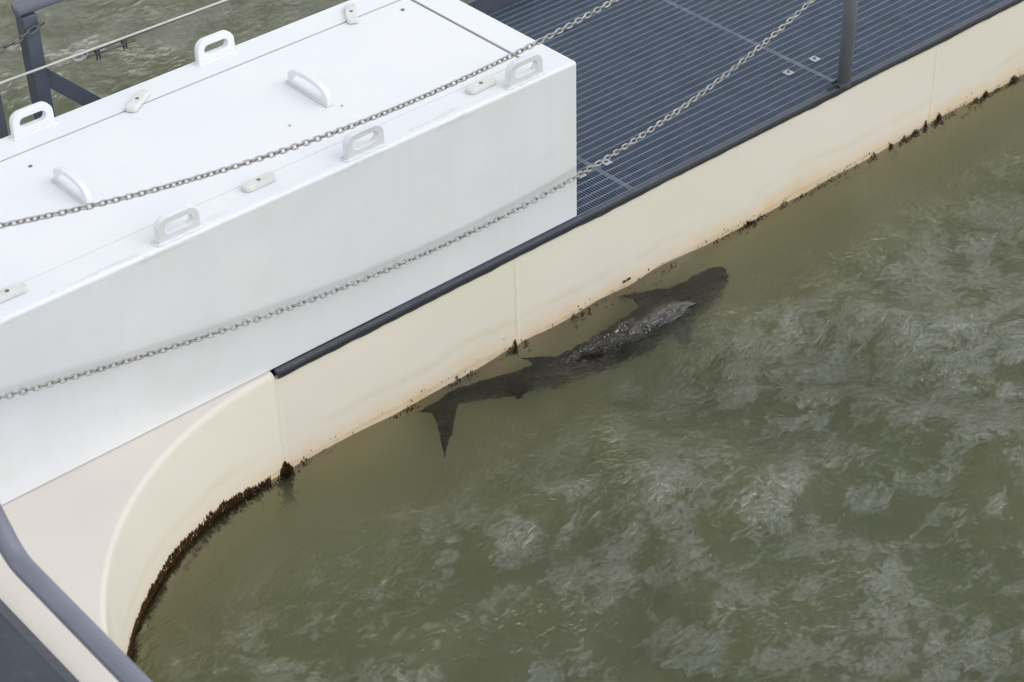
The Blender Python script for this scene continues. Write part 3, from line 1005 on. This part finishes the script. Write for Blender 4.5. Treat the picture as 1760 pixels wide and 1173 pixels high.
# back and folded dorsal fin breaking the surface
def blob(cx, cyv, cz, rx, ry, rz, ang, n=14, mm=20):
    VV, FF = [], []
    for i in range(n+1):
        ph = PI*i/n-PI/2
        for k in range(mm):
            a = 2*PI*k/mm
            x = rx*math.cos(ph)*math.cos(a); y = ry*math.cos(ph)*math.sin(a); z = rz*math.sin(ph)
            VV.append((cx+x*math.cos(ang)-y*math.sin(ang), cyv+x*math.sin(ang)+y*math.cos(ang), cz+z))
        if i:
            for k in range(mm): FF.append(((i-1)*mm+k, (i-1)*mm+(k+1) % mm, i*mm+(k+1) % mm, i*mm+k))
    return VV, FF
addm(blob(3.745, 3.740, -0.016, 0.155, 0.046, 0.050, -0.02))
addm(fin((3.84, 3.780, 0.008), (3.62, 3.755, -0.004), (3.880, 3.712, 0.014), 0.012, sweep=0.1))
sh_o = mesh_obj('shark', V, F, SKIN)
rm = sh_o.modifiers.new('remesh', 'REMESH'); rm.mode = 'VOXEL'; rm.voxel_size = 0.0045; rm.use_smooth_shade = True
tx = bpy.data.textures.new('skin_folds', 'CLOUDS'); tx.noise_scale = 0.06; tx.noise_depth = 1
dm = sh_o.modifiers.new('folds', 'DISPLACE'); dm.texture = tx; dm.strength = 0.014; dm.mid_level = 0.5; dm.texture_coords = 'LOCAL'
sm = sh_o.modifiers.new('smooth', 'SMOOTH'); sm.iterations = 2; sm.factor = 0.5
tag(sh_o, 'dark brown shark swimming just under the water beside the cream hull', 'shark')

# ------------------------------------------------------------------ algae along the waterline
AV, AF = [], []
def tuft(s, z, size, lean=0.0):
    p, nr = wall_pt(s)
    tv = Vector((nr.y, -nr.x))
    wd = size*random.uniform(0.35, 0.6); hh = size*random.uniform(0.7, 1.5); dp_ = size*random.uniform(0.25, 0.6)
    c = Vector((p.x, p.y, z)) + Vector((nr.x, nr.y, 0))*(-0.001)
    T3 = Vector((tv.x, tv.y, 0)); N3 = Vector((nr.x, nr.y, 0))
    o = len(AV)
    k = random.uniform(-0.4, 0.4)
    AV.extend([c-T3*wd*0.5, c+T3*wd*0.5, c+N3*dp_+Vector((0, 0, -size*0.15)),
               c+T3*(k*wd-wd*0.22)+N3*dp_*0.5+Vector((0, 0, hh)), c+T3*(k*wd+wd*0.22)+Vector((0, 0, hh*0.85)), c+N3*0.0-Vector((0, 0, size*0.5))])
    AF.extend([(o, o+2, o+3), (o+2, o+1, o+4), (o+2, o+4, o+3), (o, o+3, o+4), (o, o+5, o+2), (o+1, o+2, o+5), (o, o+4, o+1)])

def clump(s, w_, z0, z1, n, size=0.010):
    for _ in range(n):
        u = random.gauss(0, 0.4)
        tuft(s+u*w_, random.uniform(z0, z1)-abs(u)*(z1-z0)*0.5, size*random.uniform(0.6, 1.3))
# thick fringe round the corner
for _ in range(17000):
    s = -random.uniform(0.055, 2.4)
    hgt = 0.032+0.010*noise.noise((s*7, 0, 0))+0.010*noise.noise((s*31, 5, 0))
    hgt *= min(1.0, (-s-0.03)/0.25)
    z = random.uniform(-0.045, max(0.003, hgt))
    tuft(s, z, random.uniform(0.005, 0.011))
for _ in range(2600):                        # ragged growth below the water
    s = -random.uniform(0.03, 2.4)
    z = -0.03-abs(random.gauss(0, 0.045))
    if noise.noise((s*9, z*22, 2)) > 0.0: tuft(s, z, random.uniform(0.008, 0.016))
clump(0.0, 0.030, -0.06, 0.030, 420, 0.012)  # beside the welded joint
clump(0.0, 0.026, -0.22, -0.04, 300, 0.012)
for (x, w_, z1, n, sz) in [(3.300, 0.016, 0.040, 130, .009), (3.275, 0.035, 0.010, 60, .008), (3.345, 0.012, 0.018, 40, .008),
                           (3.06, .02, .012, 26, .007), (3.11, .03, .010, 30, .007), (2.86, .012, .008, 10, .006), (2.47, .03, .014, 60, .007), (2.54, .05, .004, 20, .006),
                           (3.555, .016, .014, 30, .008), (3.70, .02, .002, 10, .006),
                           (4.37, .05, .008, 120, .008), (4.43, .06, .004, 70, .008), (4.55, .03, .010, 40, .008), (4.64, .05, -.004, 60, .008), (4.80, .02, .006, 24, .007),
                           (4.93, .02, .006, 26, .007), (5.02, .03, .010, 60, .008), (5.12, .02, .016, 60, .009), (5.19, .03, .018, 60, .009), (5.25, .05, .014, 120, .009),
                           (5.31, .016, .040, 110, .009), (5.385, .03, .036, 170, .010), (5.45, .05, .010, 60, .008), (5.60, .05, .012, 90, .009), (5.66, .05, .018, 120, .010), (5.74, .05, .010, 60, .008),
                           (5.83, .04, .022, 110, .010), (5.95, .06, .012, 90, .009), (6.1, .06, .02, 100, .009)]:
    clump(x-2.40, w_, -0.035, z1*0.75, int(n*0.9), sz*0.72)
for _ in range(420):                          # loose specks
    x = random.uniform(2.45, 6.0)
    d = 0.5+0.5*noise.noise((x*2.3, 8, 0))
    if random.random() < d*0.8:
        tuft(x-2.40, abs(random.gauss(0, 0.016)) if random.random() < 0.6 else -abs(random.gauss(0, 0.05)), random.uniform(0.003, 0.006))
for _ in range(1500):                         # patches under the water on the straight side
    x = random.uniform(2.45, 6.4); z = -0.01-abs(random.gauss(0, 0.045))
    if noise.noise((x*6.5, z*16, 9)) > 0.22: tuft(x-2.40, z, random.uniform(0.005, 0.011))
for _ in range(30):                           # the dark scrape above the shark
    tuft(3.79+random.uniform(-.018, .018)-2.40, 0.028+random.uniform(-.003, .003), 0.005)
al = mesh_obj('algae', AV, AF, ALGAE)
tag(al, 'brown algae tufts growing along the waterline of the cream hull', 'algae', kind='stuff')

# ------------------------------------------------------------------ froth where the back breaks the water
FOAM = paint('white_froth', (0.78, 0.78, 0.76), 0.4, 0.1, 40)
FV, FF = [], []
fr_ = random.Random(21)
spots = [(3.600, 3.782, 0.016, 12), (3.625, 3.742, 0.012, 12), (3.66, 3.716, 0.012, 5), (3.50, 3.80, 0.05, 4)]
for (fx, fy, fw, n_) in spots:
    for _ in range(n_):
        c_ = Vector((fx+fr_.gauss(0, fw), fy+fr_.gauss(0, fw*0.45), 0))
        c_.z = float(wave_field(np.array([[c_.x]]), np.array([[c_.y]]))[0, 0]) + 0.0006
        r_ = fr_.uniform(0.0009, 0.0024)
        o_ = len(FV)
        FV += [c_+Vector((r_*1.6, 0, 0)), c_+Vector((0, r_, 0)), c_-Vector((r_*1.4, 0, 0)), c_-Vector((0, r_, 0)), c_+Vector((0, 0, r_*0.8)), c_-Vector((0, 0, r_*0.6))]
        FF += [tuple(o_+i for i in t) for t in ((0, 1, 4), (1, 2, 4), (2, 3, 4), (3, 0, 4), (1, 0, 5), (2, 1, 5), (3, 2, 5), (0, 3, 5))]
tag(mesh_obj('froth', FV, FF, FOAM, smooth=True), 'small white froth bubbles along the back of the shark', 'froth', kind='stuff')
